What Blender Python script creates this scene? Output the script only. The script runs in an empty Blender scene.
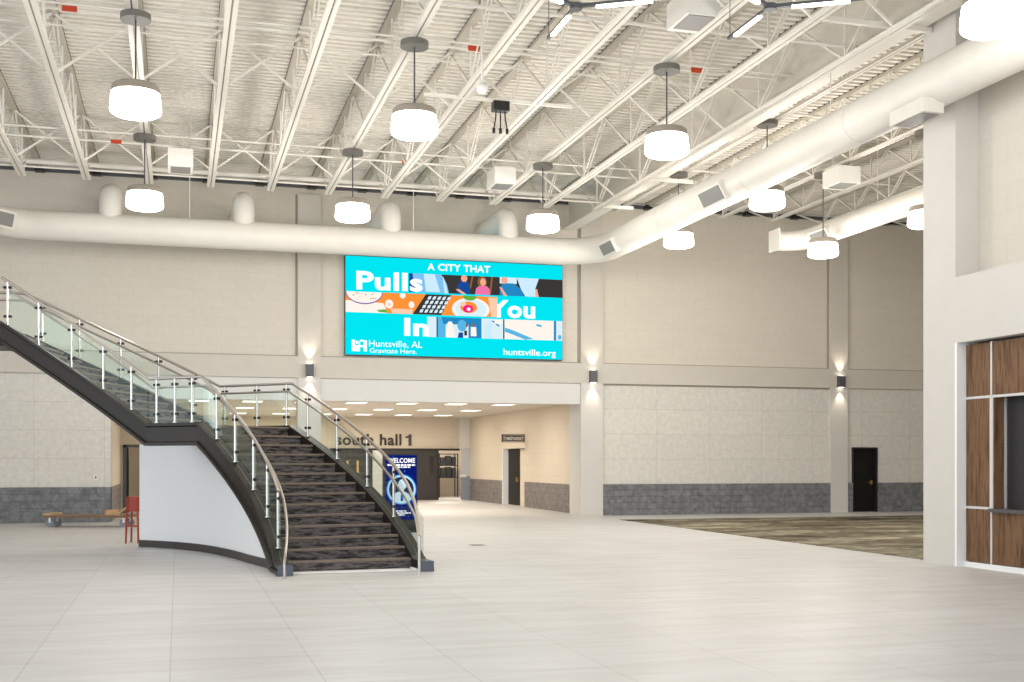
import bpy, bmesh, math, random
from mathutils import Vector, Matrix
random.seed(4)
PI = math.pi
sc = bpy.context.scene
COL = sc.collection

# ------------------------------------------------------------------ materials
def new_mat(name):
    m = bpy.data.materials.new(name); m.use_nodes = True
    return m, m.node_tree.nodes, m.node_tree.links, m.node_tree.nodes['Principled BSDF']

def mat(name, col, rough=0.6, metal=0.0, noise=0.0, nscale=8.0, bump=0.0, emit=None, estr=0.0, spec=0.5):
    m, n, l, b = new_mat(name)
    b.inputs['Base Color'].default_value = (*col, 1)
    b.inputs['Roughness'].default_value = rough
    b.inputs['Metallic'].default_value = metal
    b.inputs['Specular IOR Level'].default_value = spec
    if emit:
        b.inputs['Emission Color'].default_value = (*emit, 1)
        b.inputs['Emission Strength'].default_value = estr
    if noise or bump:
        tc = n.new('ShaderNodeTexCoord'); nz = n.new('ShaderNodeTexNoise')
        nz.inputs['Scale'].default_value = nscale; nz.inputs['Detail'].default_value = 5
        l.new(tc.outputs['Object'], nz.inputs['Vector'])
        if noise:
            r = n.new('ShaderNodeValToRGB')
            r.color_ramp.elements[0].position = 0.3; r.color_ramp.elements[1].position = 0.7
            r.color_ramp.elements[0].color = (*[max(0, c*(1-noise)) for c in col], 1)
            r.color_ramp.elements[1].color = (*[min(1, c*(1+noise)) for c in col], 1)
            l.new(nz.outputs['Fac'], r.inputs['Fac']); l.new(r.outputs['Color'], b.inputs['Base Color'])
        if bump:
            bp = n.new('ShaderNodeBump'); bp.inputs['Strength'].default_value = bump; bp.inputs['Distance'].default_value = 0.02
            l.new(nz.outputs['Fac'], bp.inputs['Height']); l.new(bp.outputs['Normal'], b.inputs['Normal'])
    return m

def emis(name, col, s=1.0):
    m = bpy.data.materials.new(name); m.use_nodes = True
    n = m.node_tree.nodes; n.clear()
    e = n.new('ShaderNodeEmission'); e.inputs[0].default_value = (*col, 1); e.inputs[1].default_value = s
    o = n.new('ShaderNodeOutputMaterial'); m.node_tree.links.new(e.outputs[0], o.inputs[0])
    return m

def block_mat(name, col, bw, bh, mortar, axis, dark=0.86, bump=0.25, vary=0.06, grain=0.05, gscale=9.0, rough=0.75, offz=0.0, offu=0.0, off=0.5, seam_only=False):
    """coursed masonry or panels: axis 'x' for walls facing Y, 'y' for walls facing X"""
    m, n, l, b = new_mat(name)
    b.inputs['Roughness'].default_value = rough
    tc = n.new('ShaderNodeTexCoord'); sp = n.new('ShaderNodeSeparateXYZ'); cb = n.new('ShaderNodeCombineXYZ')
    l.new(tc.outputs['Object'], sp.inputs[0])
    a1 = n.new('ShaderNodeMath'); a1.inputs[1].default_value = offu
    a2 = n.new('ShaderNodeMath'); a2.inputs[1].default_value = -offz
    l.new(sp.outputs['X' if axis == 'x' else 'Y'], a1.inputs[0]); l.new(sp.outputs['Z'], a2.inputs[0])
    l.new(a1.outputs[0], cb.inputs['X']); l.new(a2.outputs[0], cb.inputs['Y'])
    br = n.new('ShaderNodeTexBrick'); br.offset = off
    br.inputs['Scale'].default_value = 1.0
    br.inputs['Brick Width'].default_value = bw; br.inputs['Row Height'].default_value = bh
    br.inputs['Mortar Size'].default_value = mortar; br.inputs['Mortar Smooth'].default_value = 0.2
    br.inputs['Color1'].default_value = (*[c*(1-vary) for c in col], 1)
    br.inputs['Color2'].default_value = (*[min(1, c*(1+vary)) for c in col], 1)
    br.inputs['Mortar'].default_value = (*[c*dark for c in col], 1)
    l.new(cb.outputs[0], br.inputs['Vector'])
    nz = n.new('ShaderNodeTexNoise'); nz.inputs['Scale'].default_value = gscale; nz.inputs['Detail'].default_value = 6
    nz.inputs['Roughness'].default_value = 0.65
    l.new(tc.outputs['Object'], nz.inputs['Vector'])
    mr = n.new('ShaderNodeMapRange'); mr.inputs[1].default_value = 0.3; mr.inputs[2].default_value = 0.7
    mr.inputs[3].default_value = 1-grain; mr.inputs[4].default_value = 1+grain
    l.new(nz.outputs['Fac'], mr.inputs[0])
    mx = n.new('ShaderNodeMix'); mx.data_type = 'RGBA'; mx.blend_type = 'MULTIPLY'; mx.inputs[0].default_value = 1
    l.new(br.outputs['Color'], mx.inputs[6]); l.new(mr.outputs[0], mx.inputs[7])
    l.new(mx.outputs[2], b.inputs['Base Color'])
    ad = n.new('ShaderNodeMath'); ad.operation = 'SUBTRACT'
    l.new(nz.outputs['Fac'], ad.inputs[0]); l.new(br.outputs['Fac'], ad.inputs[1])
    bp = n.new('ShaderNodeBump'); bp.inputs['Strength'].default_value = bump; bp.inputs['Distance'].default_value = 0.03
    l.new(ad.outputs[0], bp.inputs['Height']); l.new(bp.outputs['Normal'], b.inputs['Normal'])
    return m

def floor_mat():
    m, n, l, b = new_mat('marble_tile')
    tc = n.new('ShaderNodeTexCoord'); sp = n.new('ShaderNodeSeparateXYZ'); cb = n.new('ShaderNodeCombineXYZ')
    l.new(tc.outputs['Object'], sp.inputs[0])
    a = n.new('ShaderNodeMath'); a.inputs[1].default_value = 0.06
    l.new(sp.outputs['X'], a.inputs[0]); l.new(sp.outputs['Y'], cb.inputs['X']); l.new(a.outputs[0], cb.inputs['Y'])
    br = n.new('ShaderNodeTexBrick'); br.offset = 0.5
    br.inputs['Scale'].default_value = 1; br.inputs['Brick Width'].default_value = 2.32; br.inputs['Row Height'].default_value = 1.16
    br.inputs['Mortar Size'].default_value = 0.006; br.inputs['Mortar Smooth'].default_value = 0.3
    br.inputs['Color1'].default_value = (0.60, 0.597, 0.60, 1); br.inputs['Color2'].default_value = (0.635, 0.632, 0.635, 1)
    br.inputs['Mortar'].default_value = (0.46, 0.455, 0.45, 1)
    l.new(cb.outputs[0], br.inputs['Vector'])
    mp = n.new('ShaderNodeMapping'); mp.inputs['Scale'].default_value = (0.45, 2.4, 1); mp.inputs['Rotation'].default_value = (0, 0, 0.28)
    l.new(tc.outputs['Object'], mp.inputs['Vector'])
    nz = n.new('ShaderNodeTexNoise'); nz.inputs['Scale'].default_value = 1.3; nz.inputs['Detail'].default_value = 7
    nz.inputs['Roughness'].default_value = 0.6; nz.inputs['Distortion'].default_value = 0.6
    l.new(mp.outputs[0], nz.inputs['Vector'])
    r = n.new('ShaderNodeValToRGB'); r.color_ramp.elements[0].position = 0.32; r.color_ramp.elements[1].position = 0.68
    r.color_ramp.elements[0].color = (0.86, 0.845, 0.82, 1); r.color_ramp.elements[1].color = (1.04, 1.04, 1.04, 1)
    l.new(nz.outputs['Fac'], r.inputs['Fac'])
    mx = n.new('ShaderNodeMix'); mx.data_type = 'RGBA'; mx.blend_type = 'MULTIPLY'; mx.inputs[0].default_value = 1
    l.new(br.outputs['Color'], mx.inputs[6]); l.new(r.outputs['Color'], mx.inputs[7])
    l.new(mx.outputs[2], b.inputs['Base Color'])
    b.inputs['Roughness'].default_value = 0.42; b.inputs['Specular IOR Level'].default_value = 0.35
    return m

def streak_mat(name, stops, scale, sc_vec, rough=0.9, detail=4, rot=0.0):
    m, n, l, b = new_mat(name)
    tc = n.new('ShaderNodeTexCoord'); mp = n.new('ShaderNodeMapping'); mp.inputs['Scale'].default_value = sc_vec
    mp.inputs['Rotation'].default_value = (0, 0, rot)
    l.new(tc.outputs['Object'], mp.inputs['Vector'])
    nz = n.new('ShaderNodeTexNoise'); nz.inputs['Scale'].default_value = scale; nz.inputs['Detail'].default_value = detail
    nz.inputs['Roughness'].default_value = 0.6
    l.new(mp.outputs[0], nz.inputs['Vector'])
    r = n.new('ShaderNodeValToRGB')
    while len(r.color_ramp.elements) < len(stops): r.color_ramp.elements.new(0.5)
    for e, (p, c) in zip(r.color_ramp.elements, stops): e.position = p; e.color = (*c, 1)
    l.new(nz.outputs['Fac'], r.inputs['Fac']); l.new(r.outputs['Color'], b.inputs['Base Color'])
    b.inputs['Roughness'].default_value = rough
    b.inputs['Specular IOR Level'].default_value = 0.25
    return m

def glass_mat():
    m = bpy.data.materials.new('green_tint_glass'); m.use_nodes = True
    n = m.node_tree.nodes; l = m.node_tree.links; n.clear()
    t = n.new('ShaderNodeBsdfTransparent'); t.inputs[0].default_value = (0.945, 0.985, 0.968, 1)
    g = n.new('ShaderNodeBsdfGlossy'); g.inputs['Roughness'].default_value = 0.03; g.inputs[0].default_value = (0.9, 1, 0.96, 1)
    fr = n.new('ShaderNodeLayerWeight'); fr.inputs[0].default_value = 0.22
    mr = n.new('ShaderNodeMapRange'); mr.inputs[3].default_value = 0.02; mr.inputs[4].default_value = 0.22
    mx = n.new('ShaderNodeMixShader'); o = n.new('ShaderNodeOutputMaterial')
    l.new(fr.outputs['Fresnel'], mr.inputs[0]); l.new(mr.outputs[0], mx.inputs[0])
    l.new(t.outputs[0], mx.inputs[1]); l.new(g.outputs[0], mx.inputs[2]); l.new(mx.outputs[0], o.inputs[0])
    return m

M = {}
WARM = (0.60, 0.545, 0.465)
M['floor'] = floor_mat()
M['cmu'] = block_mat('painted_block_upper', (0.68, 0.635, 0.56), 0.81, 0.27, 0.007, 'x', dark=0.92, bump=0.15, vary=0.012, grain=0.03, offz=4.81)
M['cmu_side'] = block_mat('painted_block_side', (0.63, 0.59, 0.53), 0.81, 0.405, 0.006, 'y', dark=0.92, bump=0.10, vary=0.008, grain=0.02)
M['panel'] = block_mat('acoustic_panel', (0.70, 0.675, 0.63), 1.87, 0.7975, 0.010, 'x', dark=0.84, bump=0.3, vary=0.02, grain=0.10, gscale=7, offz=0.99, off=0.0, offu=-12.96)
M['split'] = block_mat('grey_split_face_block', (0.185, 0.19, 0.205), 0.40, 0.20, 0.006, 'x', dark=0.82, bump=1.0, vary=0.08, grain=0.38, gscale=7)
M['split_side'] = block_mat('grey_split_face_block_side', (0.20, 0.178, 0.165), 0.40, 0.20, 0.006, 'y', dark=0.7, bump=0.9, vary=0.10, grain=0.25, gscale=6)
M['hall'] = block_mat('hall_block', (0.64, 0.56, 0.455), 0.81, 0.40, 0.007, 'x', dark=0.88, bump=0.12, vary=0.012, grain=0.02)
M['hall_side'] = block_mat('hall_block_side', (0.64, 0.56, 0.455), 0.81, 0.40, 0.007, 'y', dark=0.88, bump=0.12, vary=0.012, grain=0.02)
M['paint'] = mat('beige_paint', (0.615, 0.58, 0.525), 0.75, noise=0.02, nscale=3)
M['paint_light'] = mat('light_beige_paint', (0.635, 0.615, 0.585), 0.7, noise=0.015, nscale=3)
M['white_paint'] = mat('white_paint', (0.88, 0.885, 0.89), 0.6)
M['fascia'] = mat('white_fascia', (0.71, 0.705, 0.69), 0.65)
M['drywall'] = mat('pale_grey_wallcovering', (0.80, 0.80, 0.805), 0.7, noise=0.03, nscale=25)
M['deck'] = mat('cream_roof_deck', (0.82, 0.785, 0.72), 0.6)
M['steel'] = mat('white_painted_steel', (0.79, 0.76, 0.70), 0.5)
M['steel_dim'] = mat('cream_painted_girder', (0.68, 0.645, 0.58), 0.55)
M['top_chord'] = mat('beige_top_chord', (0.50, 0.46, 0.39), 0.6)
M['duct'] = mat('painted_duct', (0.74, 0.715, 0.665), 0.5, noise=0.02, nscale=4)
M['grille'] = mat('grey_grille', (0.22, 0.215, 0.21), 0.5)
M['carpet'] = streak_mat('camouflage_carpet', [(0.36, (0.03, 0.024, 0.019)), (0.43, (0.18, 0.145, 0.09)), (0.48, (0.07, 0.06, 0.042)), (0.53, (0.30, 0.27, 0.19)), (0.58, (0.13, 0.125, 0.085)), (0.64, (0.44, 0.37, 0.28))], 0.8, (0.42, 1.0, 1), detail=4)
M['stair_carpet'] = streak_mat('charcoal_streak_carpet', [(0.32, (0.016, 0.014, 0.015)), (0.46, (0.06, 0.053, 0.054)), (0.56, (0.17, 0.15, 0.148)), (0.70, (0.07, 0.058, 0.054))], 5.0, (0.8, 0.8, 5.0), detail=5)
M['nosing'] = mat('tan_nosing', (0.19, 0.145, 0.115), 0.7, noise=0.15, nscale=20)
M['stringer'] = mat('dark_bronze_steel', (0.021, 0.0165, 0.0135), 0.38, metal=0.0, spec=0.3)
M['base'] = mat('dark_rubber_base', (0.045, 0.038, 0.034), 0.5)
M['endcap'] = mat('slate_end_plate', (0.085, 0.10, 0.135), 0.35)
M['inox'] = mat('brushed_stainless', (0.66, 0.64, 0.61), 0.25, metal=1.0)
M['rail'] = mat('stainless_rail', (0.46, 0.42, 0.385), 0.3, metal=0.9)
M['glass'] = glass_mat()
M['black'] = mat('black_paint', (0.012, 0.012, 0.013), 0.4)
M['dark_door'] = mat('dark_bronze_door', (0.010, 0.009, 0.0085), 0.5, noise=0.1, nscale=3, spec=0.2)
M['hall_door'] = mat('dark_brown_door', (0.040, 0.033, 0.030), 0.4)
M['frame_blue'] = mat('slate_blue_frame', (0.075, 0.085, 0.105), 0.45)
M['leaf'] = mat('pale_blue_grey_leaf', (0.48, 0.50, 0.54), 0.45)
M['leaf_kick'] = mat('blue_grey_kick', (0.24, 0.27, 0.33), 0.45)
M['brass'] = mat('brass', (0.75, 0.50, 0.18), 0.3, metal=1.0)
M['warm_room'] = mat('warm_brown_room', (0.26, 0.19, 0.12), 0.8)
M['fixture'] = mat('dark_grey_fixture', (0.075, 0.080, 0.092), 0.4)
M['cap'] = mat('taupe_fixture_cap', (0.34, 0.305, 0.255), 0.5)
M['shade'] = emis('glowing_acrylic', (1.0, 0.935, 0.83), 10.0)
M['tube'] = emis('glowing_tube', (1.0, 0.91, 0.78), 10.0)
M['troffer'] = emis('glowing_diffuser', (1.0, 0.94, 0.82), 2.2)
M['glow'] = emis('sconce_lens', (1.0, 0.92, 0.80), 6.0)
M['tile_ceiling'] = mat('ceiling_tile', (0.62, 0.56, 0.475), 0.8)
M['shadow_line'] = mat('painted_shadow_line', (0.36, 0.33, 0.28), 0.8)
M['canopy'] = mat('grey_canopy', (0.17, 0.16, 0.145), 0.5)
M['white_plastic'] = mat('white_plastic', (0.80, 0.785, 0.75), 0.45)
M['red'] = mat('red_paint', (0.36, 0.045, 0.018), 0.5)
M['tag'] = mat('red_tag', (0.60, 0.06, 0.02), 0.5)
M['wood_raw'] = mat('raw_pine', (0.50, 0.33, 0.17), 0.7, noise=0.15, nscale=6)
M['wood_dark'] = mat('worn_plywood', (0.20, 0.12, 0.075), 0.7, noise=0.2, nscale=8)
M['castor'] = mat('grey_castor', (0.20, 0.235, 0.27), 0.45)
M['walnut'] = streak_mat('walnut_laminate', [(0.30, (0.060, 0.030, 0.015)), (0.44, (0.135, 0.070, 0.034)), (0.55, (0.21, 0.115, 0.060)), (0.68, (0.095, 0.048, 0.024))], 2.4, (5, 5, 0.55), rough=0.5, detail=6)
M['alu'] = mat('pale_aluminium', (0.72, 0.73, 0.75), 0.35, metal=0.3)
M['shutter'] = mat('dark_roller_shutter', (0.030, 0.030, 0.033), 0.45)
M['stone'] = mat('dark_grey_counter', (0.085, 0.085, 0.088), 0.4)
M['letter'] = mat('dark_brown_lettering', (0.055, 0.042, 0.035), 0.5)
M['sign_brown'] = mat('brown_sign', (0.07, 0.05, 0.042), 0.5)
M['sign_white'] = mat('white_lettering', (0.82, 0.80, 0.76), 0.5)
M['cyan'] = emis('screen_cyan', (0.0, 0.80, 0.90), 1.0)
M['scr_white'] = emis('screen_white', (1, 1, 1), 1.15)
def E_(k, c, s=1.0): M[k] = emis('screen_'+k, c, s); return M[k]
for k, c in dict(charcoal=(0.045, 0.04, 0.04), jean=(0.22, 0.55, 0.92), jeanlight=(0.62, 0.85, 1.0), navy=(0.01, 0.07, 0.33), skin=(0.95, 0.42, 0.28),
                 pink=(0.90, 0.18, 0.42), orange=(1.0, 0.30, 0.04), peach=(1.0, 0.62, 0.42), cream=(1.0, 0.93, 0.85), green=(0.12, 0.45, 0.05),
                 magenta=(0.95, 0.01, 0.25), purple=(0.25, 0.16, 0.45), skyblue=(0.10, 0.48, 0.80), steelblue=(0.02, 0.25, 0.55), pale=(0.72, 0.88, 0.95),
                 brown=(0.30, 0.12, 0.03), kblue=(0.004, 0.012, 0.16), kmid=(0.01, 0.07, 0.42), kglow=(0.18, 0.62, 1.0), kpale=(0.72, 0.88, 1.0),
                 kdark=(0.01, 0.03, 0.09)).items():
    E_(k, c)

# ------------------------------------------------------------------ geometry helpers
class MB:
    """collects shapes into ONE mesh; each face remembers its material slot"""
    def __init__(self): self.v = []; self.f = []; self.mi = []; self.sm = []
    def add(self, vs, fs, mi=0, smooth=False):
        o = len(self.v); self.v += [tuple(p) for p in vs]
        for f in fs: self.f.append([o+i for i in f]); self.mi.append(mi); self.sm.append(smooth)
        return self
    def box(self, x0, x1, y0, y1, z0, z1, mi=0, T=None):
        vs = [(x, y, z) for z in (z0, z1) for y in (y0, y1) for x in (x0, x1)]
        if T: vs = [T @ Vector(p) for p in vs]
        return self.add(vs, [(0, 2, 3, 1), (4, 5, 7, 6), (0, 1, 5, 4), (2, 6, 7, 3), (0, 4, 6, 2), (1, 3, 7, 5)], mi)
    def bar(self, a, b, w, h, mi=0, up=(0, 0, 1)):
        a, b = Vector(a), Vector(b); d = (b-a).normalized(); up = Vector(up)
        s = d.cross(up)
        if s.length < 1e-4: s = d.cross(Vector((0, 1, 0)))
        s.normalize(); u = s.cross(d)
        vs = []
        for p in (a, b):
            for i, j in ((-1, -1), (1, -1), (1, 1), (-1, 1)): vs.append(p+s*(w/2*i)+u*(h/2*j))
        return self.add(vs, [(0, 1, 2, 3), (7, 6, 5, 4), (0, 4, 5, 1), (1, 5, 6, 2), (2, 6, 7, 3), (3, 7, 4, 0)], mi)
    def tube(self, pts, r, n=10, mi=0, cap=True):
        pts = [Vector(p) for p in pts]; N = len(pts); prev = None; o = []
        for i, p in enumerate(pts):
            t = (pts[min(i+1, N-1)]-pts[max(i-1, 0)]).normalized()
            if prev is None:
                prev = t.cross(Vector((0, 0, 1)))
                if prev.length < 1e-3: prev = t.cross(Vector((0, 1, 0)))
            s = (prev-t*prev.dot(t)).normalized(); prev = s; u = t.cross(s)
            o += [p+(s*math.cos(2*PI*k/n)+u*math.sin(2*PI*k/n))*r for k in range(n)]
        fs = [(i*n+k, i*n+(k+1) % n, (i+1)*n+(k+1) % n, (i+1)*n+k) for i in range(N-1) for k in range(n)]
        self.add(o, fs, mi, True)
        if cap: self.add(o[:n], [tuple(range(n-1, -1, -1))], mi); self.add(o[-n:], [tuple(range(n))], mi)
        return self
    def lathe(self, prof, c=(0, 0, 0), n=32, mi=0, smooth=True):
        o = [(c[0]+r*math.cos(2*PI*k/n), c[1]+r*math.sin(2*PI*k/n), c[2]+z) for r, z in prof for k in range(n)]
        fs = [(i*n+k, i*n+(k+1) % n, (i+1)*n+(k+1) % n, (i+1)*n+k) for i in range(len(prof)-1) for k in range(n)]
        return self.add(o, fs, mi, smooth)
    def cyl(self, c, r, z0, z1, n=24, mi=0):
        return self.lathe([(0.0005, z0), (r, z0)], c, n, mi, False).lathe([(r, z0), (r, z1)], c, n, mi).lathe([(r, z1), (0.0005, z1)], c, n, mi, False)
    def prism(self, poly, z0, z1, mi=0):
        n = len(poly)
        vs = [(p[0], p[1], z0) for p in poly]+[(p[0], p[1], z1) for p in poly]
        fs = [tuple(range(n-1, -1, -1)), tuple(range(n, 2*n))]+[(i, (i+1) % n, n+(i+1) % n, n+i) for i in range(n)]
        return self.add(vs, fs, mi)
    def rings(self, rings, mi=0, smooth=False, cap=True):
        n = len(rings[0]); o = [p for r in rings for p in r]
        fs = [(i*n+k, i*n+(k+1) % n, (i+1)*n+(k+1) % n, (i+1)*n+k) for i in range(len(rings)-1) for k in range(n)]
        if cap: fs += [tuple(range(n-1, -1, -1)), tuple((len(rings)-1)*n+k for k in range(n))]
        return self.add(o, fs, mi, smooth)
    def poly(self, pts, mi=0): return self.add(pts, [tuple(range(len(pts)))], mi)
    def build(self, name, mats, parent=None, loc=None):
        me = bpy.data.meshes.new(name); me.from_pydata(self.v, [], self.f)
        for m in (mats if isinstance(mats, (list, tuple)) else [mats]): me.materials.append(m)
        for p, i, s in zip(me.polygons, self.mi, self.sm): p.material_index = i; p.use_smooth = s
        bm = bmesh.new(); bm.from_mesh(me); bmesh.ops.recalc_face_normals(bm, faces=bm.faces); bm.to_mesh(me); bm.free()
        me.update()
        o = bpy.data.objects.new(name, me); COL.objects.link(o)
        if parent:
            o.parent = parent; o.matrix_parent_inverse = parent_world(parent).inverted()
        return o

def parent_world(p):
    m = p.matrix_basis.copy()
    q = p
    while q.parent:
        m = q.parent.matrix_basis @ q.matrix_parent_inverse @ m; q = q.parent
    return m

def tag(o, label, cat, group=None):
    o['label'] = label; o['category'] = cat
    if group: o['group'] = group
    return o
def thing(name, label, cat, loc, group=None):
    o = bpy.data.objects.new(name, None); COL.objects.link(o); o.location = loc; o.empty_display_size = 0.2
    return tag(o, label, cat, group)
def struct(name, mb, m, parent=None):
    o = mb.build(name, m, parent)
    if not parent: o['kind'] = 'structure'
    return o

def text_part(name, body, x0, x1, z0, z1, y, m, parent, bold=0.0, depth=0.01, axis='x', keep=False):
    """lettering standing on a vertical plane: axis 'x' faces -Y"""
    cu = bpy.data.curves.new(name, 'FONT'); cu.body = body; cu.size = 1; cu.offset = bold; cu.resolution_u = 3; cu.space_character = 1.06 if bold > 0.015 else 1.0
    t = bpy.data.objects.new(name+'_tmp', cu); COL.objects.link(t)
    bpy.context.view_layer.update()
    me = bpy.data.meshes.new_from_object(t.evaluated_get(bpy.context.evaluated_depsgraph_get()))
    bpy.data.objects.remove(t)
    xs = [v.co.x for v in me.vertices]; ys = [v.co.y for v in me.vertices]
    sx = (x1-x0)/(max(xs)-min(xs)); sy = (z1-z0)/(max(ys)-min(ys)); mx, my = min(xs), min(ys)
    for v in me.vertices:
        v.co = (x0+(v.co.x-mx)*sx, y, z0+(v.co.y-my)*sy)
    me.materials.clear(); me.materials.append(m)
    if depth:
        bm = bmesh.new(); bm.from_mesh(me)
        r = bmesh.ops.extrude_face_region(bm, geom=bm.faces[:])
        bmesh.ops.translate(bm, vec=(0, depth, 0), verts=[e for e in r['geom'] if isinstance(e, bmesh.types.BMVert)])
        bmesh.ops.recalc_face_normals(bm, faces=bm.faces); bm.to_mesh(me); bm.free()
    o = bpy.data.objects.new(name, me); COL.objects.link(o)
    if parent: o.parent = parent; o.matrix_parent_inverse = parent_world(parent).inverted()
    return o

# ------------------------------------------------------------------ camera
cam = bpy.data.cameras.new('camera'); co = bpy.data.objects.new('camera', cam); COL.objects.link(co)
cam.sensor_width = 36; cam.lens = 1180/1024*36; cam.shift_y = 120.8/1024
cam.clip_end = 300
YAW = math.radians(15.81)
co.location = (0, 0, 1.7); co.rotation_euler = (PI/2, 0, -YAW)
sc.camera = co

# ------------------------------------------------------------------ the setting
YB = 35.2
struct('floor', MB().box(-16, 30, -14, 58, -0.2, 0), M['floor'])
# fluted roof deck: trapezoid ribs running across the hall
mb = MB(); ys = []; y = -4.0
while y < 36: ys += [(y, 9.98), (y+0.105, 9.98), (y+0.12, 10.09), (y+0.205, 10.09), (y+0.22, 9.98)]; y += 0.22
vs = [(x, yy, z) for yy, z in ys for x in (-14.0, 28.5)]
mb.add(vs, [(2*i, 2*i+1, 2*i+3, 2*i+2) for i in range(len(ys)-1)])
struct('ceiling', mb, M['deck'])
# back wall above the band, recessed behind pilasters and band
ZB0, ZB1 = 4.18, 4.81
struct('wall_back', MB().box(-14, 28.5, YB+0.10, YB+0.4, ZB1, 9.9), M['cmu'])
struct('wall_back', MB().box(-14, -1.83, YB+0.08, YB+0.4, 0, ZB0).box(12.9, 21.93, YB+0.08, YB+0.4, 0, ZB0)
       .box(21.93, 22.9, YB+0.08, YB+0.4, 2.19, ZB0).box(22.9, 28.5, YB+0.08, YB+0.4, 0, ZB0), M['panel'])
struct('trim_1', MB().box(-14, 28.5, YB-0.02, YB+0.35, ZB0, ZB1), M['paint'])
for i, (a, b) in enumerate(((3.40, 4.08), (12.22, 12.96), (21.08, 21.73))):
    m_ = MB().box(a, b, YB-0.02, YB+0.35, ZB1, 9.6)
    struct('trim_%d' % (2+i), m_, M['paint'])
    struct('trim_%d' % (5+i), MB().box(a, b, YB-0.02, YB+(1.1 if i == 1 else 0.5), 0, ZB0), M['paint_light'])
# split-face wainscot
struct('baseboard_back', MB().box(-14, -1.83, YB+0.0, YB+0.3, 0, 0.985), M['split'])
struct('baseboard_back', MB().box(12.96, 21.08, YB+0.0, YB+0.3, 0, 0.985), M['split'])
struct('baseboard_back', MB().box(21.73, 21.93, YB+0.0, YB+0.3, 0, 0.985).box(22.9, 28.5, YB+0.0, YB+0.3, 0, 0.985), M['split'])
# darker strips put in as shadow lines along the panel bay edges
struct('trim_15', MB().box(-14, 28.4, YB+0.085, YB+0.1, ZB1, ZB1+0.035), M['shadow_line'])
struct('trim_16', MB().box(21.00, 21.08, YB+0.085, YB+0.1, ZB1+.035, 9.6).box(12.14, 12.22, YB+0.085, YB+0.1, ZB1+.035, 9.6).box(3.34, 3.40, YB+0.085, YB+0.1, ZB1+.035, 9.6), M['shadow_line'])
struct('trim_8', MB().box(12.96, 21.08, YB+0.05, YB+0.075, ZB0-0.05, ZB0), M['cap'])
# header fascia over the two hall mouths
struct('trim_9', MB().box(-1.83, 3.40, YB+0.06, YB+0.4, 3.52, ZB0), M['fascia'])
struct('trim_10', MB().box(4.08, 12.22, YB+0.06, YB+0.4, 3.52, ZB0), M['fascia'])
# hall behind
struct('wall_hall_right', MB().box(12.55, 12.75, 36.25, 42.55, 0.95, 3.9).box(12.55, 12.75, 45.67, 51.5, 0.95, 3.9).box(12.55, 12.75, 42.55, 45.67, 2.22, 3.9), M['hall_side'])
struct('baseboard_right', MB().box(12.53, 12.75, 36.25, 42.55, 0, 0.95).box(12.53, 12.75, 45.67, 51.4, 0, 0.95), M['split_side'])
struct('wall_hall_back', MB().box(0.5, 12.75, 51.5, 51.7, 2.29, 3.9).box(0.5, 6.34, 51.5, 51.7, 0, 2.29), M['hall'])
struct('wall_hall_left', MB().box(0.3, 0.5, 41.2, 51.6, 0, 3.9), M['hall_side'])
struct('wall_alcove_side', MB().box(-2.2, -1.83, YB+0.3, 41.2, 0.98, 3.9), M['hall_side'])
struct('baseboard_left', MB().box(-2.2, -1.815, YB+0.3, 41.0, 0, 0.98), M['split_side'])
struct('wall_alcove_back', MB().box(-2.2, -1.72, 41.0, 41.2, 0, 3.9).box(-0.72, 0.5, 41.0, 41.2, 0, 3.9).box(-1.72, -0.72, 41.0, 41.2, 2.24, 3.9), M['hall'])
struct('ceiling_hall', MB().box(-2.2, 12.75, YB+0.38, 51.7, 3.66, 3.8), M['tile_ceiling'])
struct('wall_store', MB().box(9.6, 14.5, 57.4, 57.6, 0, 3.9).box(9.4, 9.6, 51.7, 57.6, 0, 3.9).box(14.5, 14.7, 51.7, 57.6, 0, 3.9), M['hall'])
struct('ceiling_store', MB().box(9.4, 14.7, 51.7, 57.6, 3.66, 3.8), M['tile_ceiling'])
struct('trim_11', MB().box(12.06, 12.54, 51.05, 51.5, 2.29, 3.66), M['paint_light'])
# room behind the alcove door
struct('wall_closet', MB().box(-2.4, 0.3, 43.6, 43.8, 0, 3), M['warm_room'])
# far right side wall of the carpeted wing
struct('wall_right', MB().box(28.3, 28.5, 17, 36, 0, 10), M['cmu_side'])
struct('wall_left', MB().box(-14.2, -14, 26, 36, 0, 10), M['cmu_side'])
# right wall with its two recesses
XR = 12.17
mb = MB().box(XR, 12.75, 16.50, 17.36, 0, 9.97)
mb.box(XR, 12.75, -3, 16.50, 3.63, 4.70).box(XR, 12.75, -3, -2, 0, 9.97)
mb.box(12.75, 28.3, 17.0, 17.36, 0, 9.97)
struct('wall_right', mb, M['paint_light'])
struct('wall_right', MB().box(12.6, 12.75, -3, 16.50, 4.70, 9.97), M['cmu_side'])
struct('wall_right', MB().box(12.68, 12.75, -3, 16.50, 0, 3.63), M['white_paint'])
struct('trim_12', MB().box(XR-0.012, 12.68, 16.45, 16.505, 0, 3.63), M['white_paint'])
struct('trim_13', MB().box(12.30, 12.40, -2, 16.45, 0, 0.085), M['white_paint'])
# carpet laid in the wing on the right
struct('floor', MB().box(12.45, 28.3, 17.5, 32.4, 0.0, 0.008), M['carpet'])

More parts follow.
